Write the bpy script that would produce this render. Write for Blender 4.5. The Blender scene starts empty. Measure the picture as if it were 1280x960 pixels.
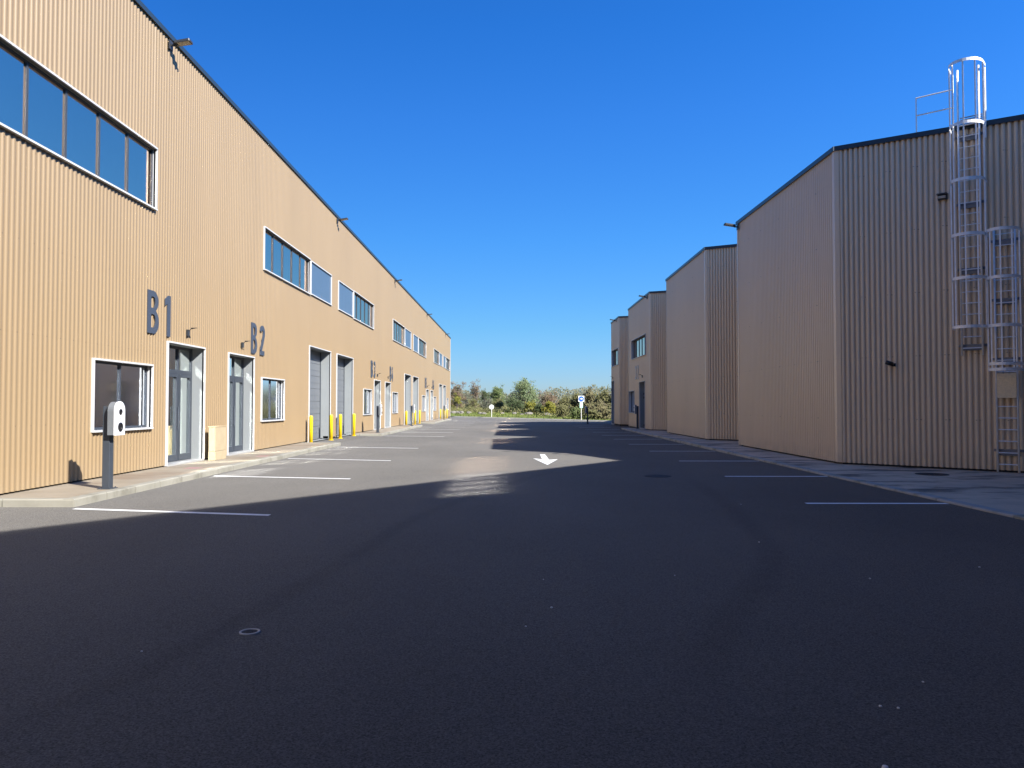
import bpy, math, random
from mathutils import Vector, Matrix, noise
R = math.radians
sc = bpy.context.scene
col = sc.collection
random.seed(11)

# ------------------------------------------------------------------ helpers
class MB:
    def __init__(s): s.v = []; s.f = []
    def quad(s, a, b, c, d):
        n = len(s.v); s.v += [tuple(a), tuple(b), tuple(c), tuple(d)]; s.f.append((n, n+1, n+2, n+3))
    def box(s, x0, x1, y0, y1, z0, z1):
        s.hexa([(x0,y0,z0),(x1,y0,z0),(x1,y1,z0),(x0,y1,z0),(x0,y0,z1),(x1,y0,z1),(x1,y1,z1),(x0,y1,z1)])
    def hexa(s, p):
        n = len(s.v); s.v += [tuple(q) for q in p]
        for f in ((0,3,2,1),(4,5,6,7),(0,1,5,4),(1,2,6,5),(2,3,7,6),(3,0,4,7)):
            s.f.append(tuple(n+i for i in f))
    def tube(s, pts, r, seg=8, closed=False):
        pts = [Vector(p) for p in pts]
        rr = r if isinstance(r, (list, tuple)) else [r]*len(pts)
        n0 = len(s.v); N = len(pts)
        for i, p in enumerate(pts):
            if closed: t = pts[(i+1) % N] - pts[i-1]
            else: t = pts[min(i+1, N-1)] - pts[max(i-1, 0)]
            t.normalize()
            a = Vector((0,0,1)) if abs(t.z) < .9 else Vector((1,0,0))
            u = t.cross(a).normalized(); w = t.cross(u)
            for k in range(seg):
                q = 2*math.pi*k/seg
                s.v.append(tuple(p + (u*math.cos(q)+w*math.sin(q))*rr[i]))
        for i in range(N if closed else N-1):
            a0 = n0+i*seg; b0 = n0+((i+1) % N)*seg
            for k in range(seg):
                s.f.append((a0+k, a0+(k+1) % seg, b0+(k+1) % seg, b0+k))
        if not closed:
            s.f.append(tuple(n0+k for k in range(seg))[::-1])
            s.f.append(tuple(n0+(N-1)*seg+k for k in range(seg)))
    def lathe(s, prof, c=(0,0,0), seg=20, axis='z'):
        n0 = len(s.v)
        for (r, h) in prof:
            for k in range(seg):
                q = 2*math.pi*k/seg
                a, b = r*math.cos(q), r*math.sin(q)
                p = (a, b, h) if axis == 'z' else ((h, a, b) if axis == 'x' else (a, h, b))
                s.v.append((c[0]+p[0], c[1]+p[1], c[2]+p[2]))
        for i in range(len(prof)-1):
            for k in range(seg):
                s.f.append((n0+i*seg+k, n0+i*seg+(k+1) % seg, n0+(i+1)*seg+(k+1) % seg, n0+(i+1)*seg+k))
        s.f.append(tuple(n0+k for k in range(seg))[::-1])
        s.f.append(tuple(n0+(len(prof)-1)*seg+k for k in range(seg)))
    def prism(s, poly, z0, z1, M=None):
        """poly in a plane (a,b) extruded along c; M maps (a,b,c) to xyz"""
        n = len(s.v); k = len(poly)
        f = M or (lambda a, b, c: (a, b, c))
        s.v += [f(a, b, z0) for a, b in poly] + [f(a, b, z1) for a, b in poly]
        s.f.append(tuple(range(n, n+k))[::-1]); s.f.append(tuple(range(n+k, n+2*k)))
        for i in range(k):
            j = (i+1) % k
            s.f.append((n+i, n+j, n+k+j, n+k+i))
    def build(s, name, m, parent=None, smooth=False, bevel=0, off=None):
        me = bpy.data.meshes.new(name)
        o = off if off is not None else (ORG.get(parent.name, Vector((0,0,0))) if parent else Vector((0,0,0)))
        me.from_pydata([(a-o[0], b-o[1], c-o[2]) for a, b, c in s.v], [], s.f)
        me.validate()
        me.update()
        me.materials.append(M[m] if isinstance(m, str) else m)
        if smooth: me.shade_smooth()
        ob = bpy.data.objects.new(name, me); col.objects.link(ob)
        if parent:
            ob.parent = parent; ORG[ob.name] = Vector(o)
        if bevel:
            b = ob.modifiers.new('b', 'BEVEL'); b.width = bevel; b.segments = 2; b.limit_method = 'ANGLE'
        return ob
ORG = {}
def tag(o, label=None, cat=None, group=None, kind=None):
    if label: o['label'] = label
    if cat: o['category'] = cat
    if group: o['group'] = group
    if kind: o['kind'] = kind
    return o
def thing(name, loc, label, cat, group=None, world=True, rz=0):
    """world=True: parts are given in world coordinates; False: in the thing's own"""
    o = bpy.data.objects.new(name, None); col.objects.link(o)
    o.location = loc; o.rotation_euler = (0, 0, rz); o.empty_display_size = .3
    ORG[o.name] = Vector(loc) if world else Vector((0,0,0))
    return tag(o, label, cat, group)
def kids(o): return [c for c in bpy.data.objects if c.parent == o]
def dup(o, loc=None, rz=None, label=None, parent=None):
    c = o.copy(); col.objects.link(c)
    if parent: c.parent = parent
    if loc is not None: c.location = loc
    if rz is not None: c.rotation_euler = (0, 0, rz)
    if label: c['label'] = label
    for k in kids(o):
        if k is not c: dup(k, parent=c)
    return c

# ------------------------------------------------------------------ materials
M = {}
def mat(name, base=(.5,.5,.5), rough=.6, metal=0, spec=.5, nscale=0, namt=0, bump=0, bscale=40, bdist=.01, sheen=0, coat=0):
    m = bpy.data.materials.new(name); m.use_nodes = True
    nt = m.node_tree; b = nt.nodes['Principled BSDF']
    b.inputs['Base Color'].default_value = (*base, 1)
    b.inputs['Roughness'].default_value = rough
    b.inputs['Metallic'].default_value = metal
    b.inputs['Specular IOR Level'].default_value = spec
    if sheen: b.inputs['Sheen Weight'].default_value = sheen; b.inputs['Sheen Roughness'].default_value = .5
    if coat: b.inputs['Coat Weight'].default_value = coat
    tc = nt.nodes.new('ShaderNodeTexCoord')
    if nscale:
        n = nt.nodes.new('ShaderNodeTexNoise'); n.inputs['Scale'].default_value = nscale
        n.inputs['Detail'].default_value = 6; n.inputs['Roughness'].default_value = .6
        g = nt.nodes.new('ShaderNodeNewGeometry')
        nt.links.new(g.outputs['Position'], n.inputs['Vector'])
        r = nt.nodes.new('ShaderNodeMapRange')
        r.inputs['From Min'].default_value = .25; r.inputs['From Max'].default_value = .75
        r.inputs['To Min'].default_value = 1-namt; r.inputs['To Max'].default_value = 1+namt
        nt.links.new(n.outputs['Fac'], r.inputs['Value'])
        mx = nt.nodes.new('ShaderNodeVectorMath'); mx.operation = 'SCALE'
        mx.inputs[0].default_value = base
        nt.links.new(r.outputs[0], mx.inputs['Scale'])
        nt.links.new(mx.outputs[0], b.inputs['Base Color'])
    if bump:
        n = nt.nodes.new('ShaderNodeTexNoise'); n.inputs['Scale'].default_value = bscale
        n.inputs['Detail'].default_value = 5
        g = nt.nodes.new('ShaderNodeNewGeometry')
        nt.links.new(g.outputs['Position'], n.inputs['Vector'])
        bp = nt.nodes.new('ShaderNodeBump'); bp.inputs['Strength'].default_value = bump; bp.inputs['Distance'].default_value = bdist
        nt.links.new(n.outputs['Fac'], bp.inputs['Height'])
        nt.links.new(bp.outputs[0], b.inputs['Normal'])
    M[name] = m
    return m

class NT:
    """tiny node helper"""
    def __init__(s, m): s.nt = m.node_tree; s.b = s.nt.nodes.get('Principled BSDF')
    def n(s, t, **kw):
        x = s.nt.nodes.new(t)
        for k, v in kw.items(): setattr(x, k, v)
        return x
    def l(s, a, b): s.nt.links.new(a, b)
    def pos(s, scale=(1,1,1)):
        g = s.n('ShaderNodeNewGeometry'); mp = s.n('ShaderNodeMapping'); mp.inputs['Scale'].default_value = scale
        s.l(g.outputs['Position'], mp.inputs['Vector']); return mp.outputs[0]
    def noise(s, scale, vec=None, detail=5, rough=.6, lo=.3, hi=.7):
        x = s.n('ShaderNodeTexNoise'); x.inputs['Scale'].default_value = scale
        x.inputs['Detail'].default_value = detail; x.inputs['Roughness'].default_value = rough
        s.l(vec if vec is not None else s.pos(), x.inputs['Vector'])
        r = s.n('ShaderNodeMapRange'); r.inputs['From Min'].default_value = lo; r.inputs['From Max'].default_value = hi
        s.l(x.outputs['Fac'], r.inputs['Value']); return r.outputs[0]
    def mix(s, f, a, b, mode='MIX'):
        x = s.n('ShaderNodeMix', data_type='RGBA', blend_type=mode)
        if isinstance(f, (int, float)): x.inputs['Factor'].default_value = f
        else: s.l(f, x.inputs['Factor'])
        for i, c in ((6, a), (7, b)):
            if isinstance(c, tuple): x.inputs[i].default_value = (*c, 1)
            else: s.l(c, x.inputs[i])
        return x.outputs[2]
    def math(s, op, a, b=0, clamp=False):
        x = s.n('ShaderNodeMath', operation=op); x.use_clamp = clamp
        for i, c in ((0, a), (1, b)):
            if isinstance(c, (int, float)): x.inputs[i].default_value = c
            else: s.l(c, x.inputs[i])
        return x.outputs[0]

# cladding
def cladding(name, base, rough=.42, spec=.45):
    m = mat(name, base, rough, spec=spec); t = NT(m)
    a = t.noise(.35, t.pos((1,1,.35)), lo=.3, hi=.7)
    c = t.mix(a, tuple(x*.95 for x in base), tuple(min(1, x*1.05) for x in base))
    b = t.noise(2.2, t.pos((3,3,.25)), lo=.35, hi=.75)          # faint run-off streaks
    c = t.mix(t.math('MULTIPLY', b, .10), c, tuple(x*.8 for x in base))
    # splash-back dirt on the lowest 40 cm
    g = t.n('ShaderNodeNewGeometry'); s = t.n('ShaderNodeSeparateXYZ'); t.l(g.outputs['Position'], s.inputs[0])
    r = t.n('ShaderNodeMapRange'); r.inputs['From Min'].default_value = .1; r.inputs['From Max'].default_value = .55
    r.inputs['To Min'].default_value = .35; r.inputs['To Max'].default_value = 0; t.l(s.outputs[2], r.inputs['Value'])
    d = t.math('MULTIPLY', r.outputs[0], t.noise(3, lo=.3, hi=.7))
    c = t.mix(d, c, (.22,.18,.13))
    # rows of screw heads and the faint lap line above every third row
    g2 = t.n('ShaderNodeNewGeometry'); s2 = t.n('ShaderNodeSeparateXYZ'); t.l(g2.outputs['Position'], s2.inputs[0])
    zm = t.math('PINGPONG', t.math('ADD', s2.outputs[2], .35), .8); ym = t.math('PINGPONG', s2.outputs[1], .21)
    dot = t.math('MULTIPLY', t.math('LESS_THAN', zm, .011), t.math('LESS_THAN', ym, .012))
    c = t.mix(t.math('MULTIPLY', dot, .55), c, (.08,.06,.045))
    lap = t.math('LESS_THAN', t.math('PINGPONG', t.math('ADD', s2.outputs[2], 1.95), 2.4), .006)
    c = t.mix(t.math('MULTIPLY', lap, .06), c, (.08,.06,.045))
    t.l(c, t.b.inputs['Base Color'])
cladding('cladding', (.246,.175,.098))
cladding('cladding_shade_lifted', (.76,.575,.375), rough=.34, spec=1.0)  # same tan sheet as the left, colour raised to brighten the shaded walls
mat('trim_white', (.48,.48,.47), .45, nscale=2, namt=.05)
mat('reveal_grey', (.235,.25,.25), .5, nscale=1.3, namt=.05)
mat('anthracite', (.036,.044,.056), .6, nscale=3, namt=.1)
mat('fascia', (.02,.035,.05), .35)
mat('roof_sheet', (.10,.11,.12), .5, nscale=.5, namt=.1)
mat('sign_grey', (.045,.055,.075), .5)
mat('blue_panel', (.07,.11,.16), .4, nscale=1, namt=.04)
mat('gate_grey', (.13,.14,.15), .45, nscale=1.5, namt=.06)
mat('threshold', (.30,.30,.29), .5)
mat('galvanised', (.86,.84,.80), .4, metal=.2, nscale=8, namt=.12)
mat('galvanised_dark', (.20,.21,.22), .45, metal=.4)
mat('plate_perforated', (.92,.70,.40), .5, nscale=25, namt=.15)
mat('lamp_dark', (.03,.032,.035), .4)
mat('lamp_lens', (.42,.38,.30), .35)
mat('black_plastic', (.012,.012,.014), .3)
mat('white_plastic', (.62,.62,.63), .3)
mat('yellow_paint', (.80,.56,.01), .38, nscale=4, namt=.06)
mat('plywood', (.42,.32,.19), .7, nscale=6, namt=.08)
mat('plywood_pale', (.36,.29,.18), .7, nscale=6, namt=.08)
mat('interior', (.12,.13,.135), .8)
mat('interior_white', (.75,.75,.73), .7)
mat('plinth', (.03,.03,.032), .8)
mat('paint_white', (.66,.66,.63), .6, nscale=7, namt=.16)
mat('paint_shade_lifted', (.85,.85,.84), .65, nscale=5, namt=.15)  # second white, raised in tone for the bay lines lying in shade
mat('cast_iron', (.045,.042,.04), .75, spec=.2, nscale=40, namt=.2)
mat('steel_ring', (.38,.36,.33), .6, metal=.2)
mat('pink_cover', (.30,.17,.16), .7, nscale=20, namt=.1)
mat('sign_blue', (.03,.13,.52), .35)
mat('sign_white', (.8,.8,.8), .4)
mat('sign_green', (.45,.72,.55), .4)
mat('rock', (.17,.155,.13), .85, nscale=3, namt=.3, bump=.5, bscale=6, bdist=.05)
mat('pebble', (.6,.58,.54), .8)
mat('bark', (.13,.10,.08), .9, nscale=6, namt=.3)

# glass: dark solar-control glazing that mirrors part of what stands before it
def glass(name, refl, tint, rough=.03, trans=(.3,.34,.38)):
    m = bpy.data.materials.new(name); m.use_nodes = True; nt = m.node_tree; nt.nodes.clear(); t = NT(m)
    o = t.n('ShaderNodeOutputMaterial'); tr = t.n('ShaderNodeBsdfTransparent'); tr.inputs[0].default_value = (*trans, 1)
    g = t.n('ShaderNodeBsdfGlossy'); g.inputs['Color'].default_value = (*tint, 1); g.inputs['Roughness'].default_value = rough
    fr = t.n('ShaderNodeFresnel'); fr.inputs[0].default_value = 1.5
    f = t.math('ADD', t.math('MULTIPLY', fr.outputs[0], 1-refl), refl, True)
    mx = t.n('ShaderNodeMixShader'); t.l(f, mx.inputs[0]); t.l(tr.outputs[0], mx.inputs[1]); t.l(g.outputs[0], mx.inputs[2])
    t.l(mx.outputs[0], o.inputs[0]); M[name] = m
glass('glass_upper', .11, (.85,.66,.52), .09, (.6,.6,.6))
glass('glass_low', .0, (.9,.95,1.0), .08, (.20,.22,.21))
glass('glass_reflector', .30, (.92,.92,.95), .065, (.4,.4,.4))  # stronger mirror for the added off-frame window that reflects sun onto the road
glass('glass_door', .14, (.9,.95,.92), .09, (.25,.28,.28))

# asphalt
def asphalt():
    m = mat('asphalt', (.1,.1,.1), .85, spec=.1); t = NT(m)
    vg = t.n('ShaderNodeTexVoronoi'); vg.inputs['Scale'].default_value = 125; t.l(t.pos(), vg.inputs['Vector'])
    sg = t.n('ShaderNodeSeparateColor'); t.l(vg.outputs['Color'], sg.inputs[0])
    fine = t.math('ADD', t.math('MULTIPLY', sg.outputs[0], .5), t.math('ADD', t.math('MULTIPLY', t.noise(60, detail=4, rough=.8, lo=.41, hi=.60), .3), .1))
    mid = t.noise(9, detail=6, lo=.35, hi=.65)
    big = t.noise(.22, t.pos((1,.55,1)), detail=5, lo=.35, hi=.68)
    base = t.mix(big, (.032,.032,.030), (.046,.044,.040))
    base = t.mix(t.math('MULTIPLY', mid, .25), base, (.072,.066,.060))
    base = t.mix(t.math('SUBTRACT', 1.0, fine), base, (.006,.006,.007))
    # tyre tracks: long soft dark bands that wander along the yard
    v = t.pos((1,.06,1)); w = t.n('ShaderNodeTexWave'); w.inputs['Scale'].default_value = .16
    w.inputs['Distortion'].default_value = 3.5; w.inputs['Detail'].default_value = 2; w.inputs['Detail Scale'].default_value = .5
    t.l(v, w.inputs['Vector'])
    tr = t.n('ShaderNodeMapRange'); tr.inputs['From Min'].default_value = .78; tr.inputs['From Max'].default_value = .98
    t.l(w.outputs['Fac'], tr.inputs['Value'])
    base = t.mix(t.math('MULTIPLY', tr.outputs[0], .15), base, (.022,.022,.025))
    # pale grit specks
    vo = t.n('ShaderNodeTexVoronoi'); vo.inputs['Scale'].default_value = 26; t.l(t.pos(), vo.inputs['Vector'])
    sp = t.math('LESS_THAN', vo.outputs['Distance'], .075)
    base = t.mix(t.math('MULTIPLY', sp, .16), base, (.34,.33,.31))
    t.l(base, t.b.inputs['Base Color'])
    t.b.inputs['Sheen Weight'].default_value = .16; t.b.inputs['Sheen Roughness'].default_value = .8
    t.l(t.math('MULTIPLY', t.math('ADD', t.math('MULTIPLY', fine, 1.5), t.math('ADD', t.math('MULTIPLY', big, .25), .14)), .143), t.b.inputs['Sheen Weight'])
    t.b.inputs['Sheen Tint'].default_value = (.98,.93,.85,1)
    h = t.math('ADD', t.math('MULTIPLY', fine, .6), t.math('MULTIPLY', mid, .4))
    bp = t.n('ShaderNodeBump'); bp.inputs['Strength'].default_value = .15; bp.inputs['Distance'].default_value = .005
    t.l(h, bp.inputs['Height']); t.l(bp.outputs[0], t.b.inputs['Normal'])
asphalt()

def concrete(name, a, b, stain, amt, joints=2.0):
    m = mat(name, a, .75, spec=.3); t = NT(m)
    c = t.mix(t.noise(1.1, lo=.3, hi=.7), a, b)
    c = t.mix(t.math('MULTIPLY', t.noise(14, lo=.3, hi=.7), .25), c, tuple(x*.7 for x in a))
    s = t.noise(.75, t.pos((.6,1.6,1)), detail=7, rough=.65, lo=.50, hi=.62)
    c = t.mix(t.math('MULTIPLY', s, amt), c, stain)
    t.l(c, t.b.inputs['Base Color'])
    bp = t.n('ShaderNodeBump'); bp.inputs['Strength'].default_value = .3; bp.inputs['Distance'].default_value = .004
    t.l(t.noise(60), bp.inputs['Height']); t.l(bp.outputs[0], t.b.inputs['Normal'])
concrete('concrete', (.29,.25,.19), (.215,.18,.13), (.17,.12,.08), .6)
concrete('kerb_stone', (.30,.285,.235), (.23,.22,.18), (.14,.13,.10), .6)
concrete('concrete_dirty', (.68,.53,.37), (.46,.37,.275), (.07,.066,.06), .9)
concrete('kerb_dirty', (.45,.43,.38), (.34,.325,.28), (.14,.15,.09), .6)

def grass_mat(name, a, b, c3):
    m = mat(name, a, .9, spec=.1); t = NT(m)
    c = t.mix(t.noise(.35, lo=.3, hi=.7), a, b)
    c = t.mix(t.math('MULTIPLY', t.noise(4, lo=.4, hi=.7), .6), c, c3)
    t.l(c, t.b.inputs['Base Color'])
    bp = t.n('ShaderNodeBump'); bp.inputs['Strength'].default_value = .8; bp.inputs['Distance'].default_value = .06
    t.l(t.noise(12), bp.inputs['Height']); t.l(bp.outputs[0], t.b.inputs['Normal'])
grass_mat('grass', (.12,.17,.035), (.16,.19,.05), (.20,.19,.08))
grass_mat('field', (.12,.12,.05), (.17,.14,.07), (.09,.10,.04))

def leaf(name, a, b, c3):
    m = mat(name, a, .75, spec=.15); t = NT(m)
    g = t.n('ShaderNodeNewGeometry')
    r = t.n('ShaderNodeValToRGB'); r.color_ramp.elements[0].color = (*a, 1); r.color_ramp.elements[1].color = (*c3, 1)
    e = r.color_ramp.elements.new(.5); e.color = (*b, 1)
    t.l(g.outputs['Random Per Island'], r.inputs[0]); t.l(r.outputs[0], t.b.inputs['Base Color'])
leaf('leaf_green', (.045,.07,.02), (.09,.12,.04), (.15,.17,.07))
leaf('leaf_pale', (.08,.105,.045), (.125,.16,.07), (.16,.185,.095))
leaf('leaf_yellow', (.11,.11,.02), (.20,.18,.025), (.07,.09,.025))
leaf('leaf_dark', (.03,.045,.018), (.05,.07,.028), (.09,.10,.045))
leaf('leaf_red', (.12,.075,.05), (.17,.11,.07), (.12,.13,.065))
leaf('leaf_olive', (.10,.10,.04), (.16,.15,.06), (.07,.075,.035))
leaf('leaf_brown', (.13,.115,.055), (.17,.145,.075), (.11,.115,.05))
leaf('leaf_grey', (.08,.09,.055), (.12,.125,.08), (.135,.12,.09))

# ------------------------------------------------------------------ ground, road, pavements
def yedge(x):
    if x <= -8.9: return 108.0
    if x >= 9.6: return 75.0
    return 108 + (75-108)*(x+8.9)/18.5
mb = MB(); mb.quad((-1500,-1500,-.06),(1500,-1500,-.06),(1500,1500,-.06),(-1500,1500,-.06))
tag(mb.build('ground', 'field'), 'flat open land of grass reaching the horizon', kind='structure')

mb = MB(); xs = [-14,-8.9,-5,-1,3,6.5,9.6,16,30,60]
for a, b in zip(xs, xs[1:]):
    mb.quad((a,-45,0),(b,-45,0),(b,yedge(b),0),(a,yedge(a),0))
road = tag(mb.build('road', 'asphalt'), 'dark asphalt service yard between the two rows of warehouses', kind='structure')

def part_of_road(name, pts, m, z=.005):
    mb = MB(); mb.v = [(x, y, z) for x, y in pts]; mb.f = [tuple(range(len(pts)))]
    return mb.build(name, m, road)
for y, k in ((11.6,0),(17.15,0),(22.9,0),(29.35,0),(40.3,0),(46,0),(51.8,0),(57.6,0),(63.4,0),(69.2,0),(75,0),(80.8,0)):
    y0, y1 = y+.35, y-.35-(.2 if y > 20 else 0); w = .07
    part_of_road('parking_line', [(-6.8,y0-w),(-3.55,y1-w),(-3.55,y1+w),(-6.8,y0+w)], 'paint_white')
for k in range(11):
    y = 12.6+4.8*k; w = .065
    part_of_road('parking_line', [(4.78,y+.02-w),(7.08,y-w),(7.08,y+w),(4.78,y+.02+w)], 'paint_shade_lifted')
TM = bpy.data.materials.new('tyre_mark'); TM.use_nodes = True; t = NT(TM)
t.b.inputs['Base Color'].default_value = (.008,.008,.010,1); t.b.inputs['Roughness'].default_value = .8; t.b.inputs['Specular IOR Level'].default_value = .1
va = t.n('ShaderNodeAttribute'); va.attribute_name = 'soft'
t.l(t.math('MULTIPLY', va.outputs['Fac'], t.math('MULTIPLY', t.noise(5, lo=.2, hi=.75), .11)), t.b.inputs['Alpha'])
def tyre_mark(pts, w):
    P = [Vector((x, y)) for x, y in pts]; Q = []
    for a, b in zip(P, P[1:]):
        for i in range(8): Q.append(a.lerp(b, i/8))
    for _ in range(6): Q = [Q[0]]+[(Q[i-1]+Q[i]*2+Q[i+1])/4 for i in range(1, len(Q)-1)]+[Q[-1]]
    mb = MB(); sv = []
    for i, p in enumerate(Q):
        tt = (Q[min(i+1,len(Q)-1)]-Q[max(i-1,0)]).normalized(); nn = Vector((-tt.y, tt.x))
        e = min(1, i/6, (len(Q)-1-i)/6)
        for k, sf in ((-1,0),(-.35,1),(.35,1),(1,0)):
            mb.v.append((p.x+nn.x*w*k, p.y+nn.y*w*k, .004)); sv.append(sf*e)
    for i in range(len(Q)-1):
        for k in range(3): mb.f.append((i*4+k, i*4+k+1, i*4+5+k, i*4+4+k))
    o = mb.build('tyre_mark', TM, road); at_ = o.data.attributes.new('soft', 'FLOAT', 'POINT')
    for i, v in enumerate(sv): at_.data[i].value = v
tyre_mark([(-2.6,3.4),(-2.19,4.76),(-1.97,6.1),(-1.67,8.4),(-1.5,10.4),(-1.2,11.8),(-.2,15.5),(1.4,20)], .16)
tyre_mark([(1.0,4.2),(1.36,5.25),(1.75,6.1),(2.45,7.4),(2.85,8.4),(3.1,10),(3.6,13.5),(4.0,19)], .20)
part_of_road('direction_arrow', [(.92,20.75),(1.33,22.95),(1.06,22.75),(1.04,25.3),(.875,25.3),(.86,22.95),(.60,23.35)], 'paint_white')

def kerb_run(name, pts, parent, m, w=.18, z0=-.02, z1=.125, joint=1.0, zf=None):
    """row of kerb stones following a polyline, each stone with a small joint"""
    mb = MB()
    for (x0, y0), (x1, y1) in zip(pts, pts[1:]):
        a, b = Vector((x0, y0)), Vector((x1, y1)); L = (b-a).length; t = (b-a)/L; nrm = Vector((-t.y, t.x))
        k = max(1, round(L/joint)); st = L/k
        for i in range(k):
            p = a+t*(i*st+.01); q = a+t*((i+1)*st-.01)
            zz = zf(p.y) if zf else z1; zz += random.uniform(-.004, .004)
            c = .018
            e = [p, q, q+nrm*w, p+nrm*w]
            e2 = [p+t*0+nrm*c, q+nrm*c, q+nrm*w, p+nrm*w]
            n = len(mb.v)
            mb.v += [(u.x, u.y, z0) for u in e]+[(u.x, u.y, zz-c) for u in e[:2]]+[(u.x, u.y, zz) for u in e2]
            for f in ((0,1,5,4),(4,5,7,6),(6,7,8,9),(1,2,8,7,5),(3,0,4,6,9),(2,3,9,8)): mb.f.append(tuple(n+j for j in f))
    return mb.build(name, m, parent)

KX = -6.92
for i, (ya, yb) in enumerate(((12.15,30.9),(40.3,58.7),(68.0,86.4))):
    mb = MB()
    n = int((yb-ya)/1.9); st = (yb-ya-.36)/n
    for j in range(n):     # cast bays with open joints
        mb.box(-9.2, KX-.18, ya+.18+j*st+.006, ya+.18+(j+1)*st-.006, -.02, .118)
    pv = tag(mb.build('pavement', 'concrete'), ['pale concrete pavement in front of the first two doors', 'pale concrete pavement in front of the third and fourth doors', 'farthest pale concrete pavement on the left'][i], kind='structure')
    kerb_run('kerb', [(-9.2,ya),(KX,ya),(KX,yb),(-9.2,yb)], pv, 'kerb_stone')
# asphalt ramps up to the gates
for (ya, yb) in ((30.92,40.28),(58.72,67.98),(86.42,103)):
    mb = MB(); mb.quad((-7.6,ya,.006),(-7.6,yb,.006),(-9.2,yb,.09),(-9.2,ya,.09))
    tag(mb.build('road_ramp', 'asphalt'), 'asphalt ramp rising to the gates', kind='structure')

def zr(y): return .03 + .07*max(0, min(1, (y-18)/14))
mb = MB(); ys = [2+j*2.5 for j in range(20)]+[51.8]
for a, b in zip(ys, ys[1:]):
    for x0, x1 in ((7.32,9.4),(9.4,40)):
        mb.quad((x0+.004,a+.005,zr(a)),(x1-.004,a+.005,zr(a)),(x1-.004,b-.005,zr(b)),(x0+.004,b-.005,zr(b)))
mb.quad((7.34,2,.012),(40,2,.012),(40,51.7,.012),(7.34,51.7,.012))
pv = tag(mb.build('pavement', 'concrete_dirty'), 'stained grey concrete apron along the shaded right warehouses', kind='structure')
kerb_run('kerb', [(7.28,51.8),(7.12,30),(7.12,2)], pv, 'kerb_dirty', w=.2, zf=lambda y: zr(y)+.012)

# verge terrain beyond the yard
def zterr(d, x, y):
    h = .10 + .55*(1-math.exp(-max(0, d-1)/8)) if d > 0 else .1
    h += .012*max(0, d-12)
    h += (noise.noise(Vector((x*.13, y*.1, 0)))*.25)*min(1, d/6)
    if x > 4: h -= .25*min(1, (x-4)/6)*min(1, d/5)
    return h
ds = [0,.4,1,2,3,4.5,6,8,10,13,16,20,25,31,38,47,58,70,85,105,130,160]
xs = [-60+i*2.0 for i in range(81)]
mb = MB(); mb.v = [(x, yedge(x)+.6+d, zterr(d, x, yedge(x)+d)) for x in xs for d in ds]
nd = len(ds)
for i in range(len(xs)-1):
    for j in range(nd-1):
        mb.f.append((i*nd+j, (i+1)*nd+j, (i+1)*nd+j+1, i*nd+j+1))
verge = tag(mb.build('grass_verge', 'grass', smooth=True), 'green grass verge rising behind the end of the yard', kind='structure')
mb = MB()
for (x0, y0), (x1, y1) in (((30,75),(9.6,75)),((9.6,75),(-8.9,108)),((-8.9,108),(-20,108))):
    a, b = Vector((x0,y0)), Vector((x1,y1)); L = (b-a).length; t = (b-a)/L; n = Vector((t.y,-t.x)); kk = int(L)
    for i in range(kk):      # splayed kerb stones with a sloping face
        p = a+t*(L*i/kk+.01); q = a+t*(L*(i+1)/kk-.01); st = [(0,.0),(.04,.03),(.42,.14),(.55,.14)]
        for (d0,z0),(d1,z1) in zip(st, st[1:]):
            mb.quad((*(p+n*d0),z0),(*(q+n*d0),z0),(*(q+n*d1),z1),(*(p+n*d1),z1))
mb.build('kerb', 'kerb_stone', verge)
def ground_z(x, y): return zterr(y-yedge(x)-.6, x, y)

# grass blades on the verge (stuff)
mb = MB(); rnd = random.Random(5)
for i in range(9000):
    x = rnd.uniform(-14, 20); d = rnd.uniform(.1, 1)**1.3*22; y = yedge(x)+.65+d; z = ground_z(x, y)
    a = rnd.uniform(0, 6.28); h = rnd.uniform(.06,.2); w = rnd.uniform(.03,.08)
    mb.v += [(x-w*math.cos(a), y-w*math.sin(a), z-.02),(x+w*math.cos(a), y+w*math.sin(a), z-.02),(x+rnd.uniform(-.05,.05), y+rnd.uniform(-.05,.05), z+h)]
    n = len(mb.v); mb.f.append((n-3,n-2,n-1))
tag(mb.build('grass', 'grass'), 'short grass blades growing on the verge', 'grass', kind='stuff')

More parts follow.
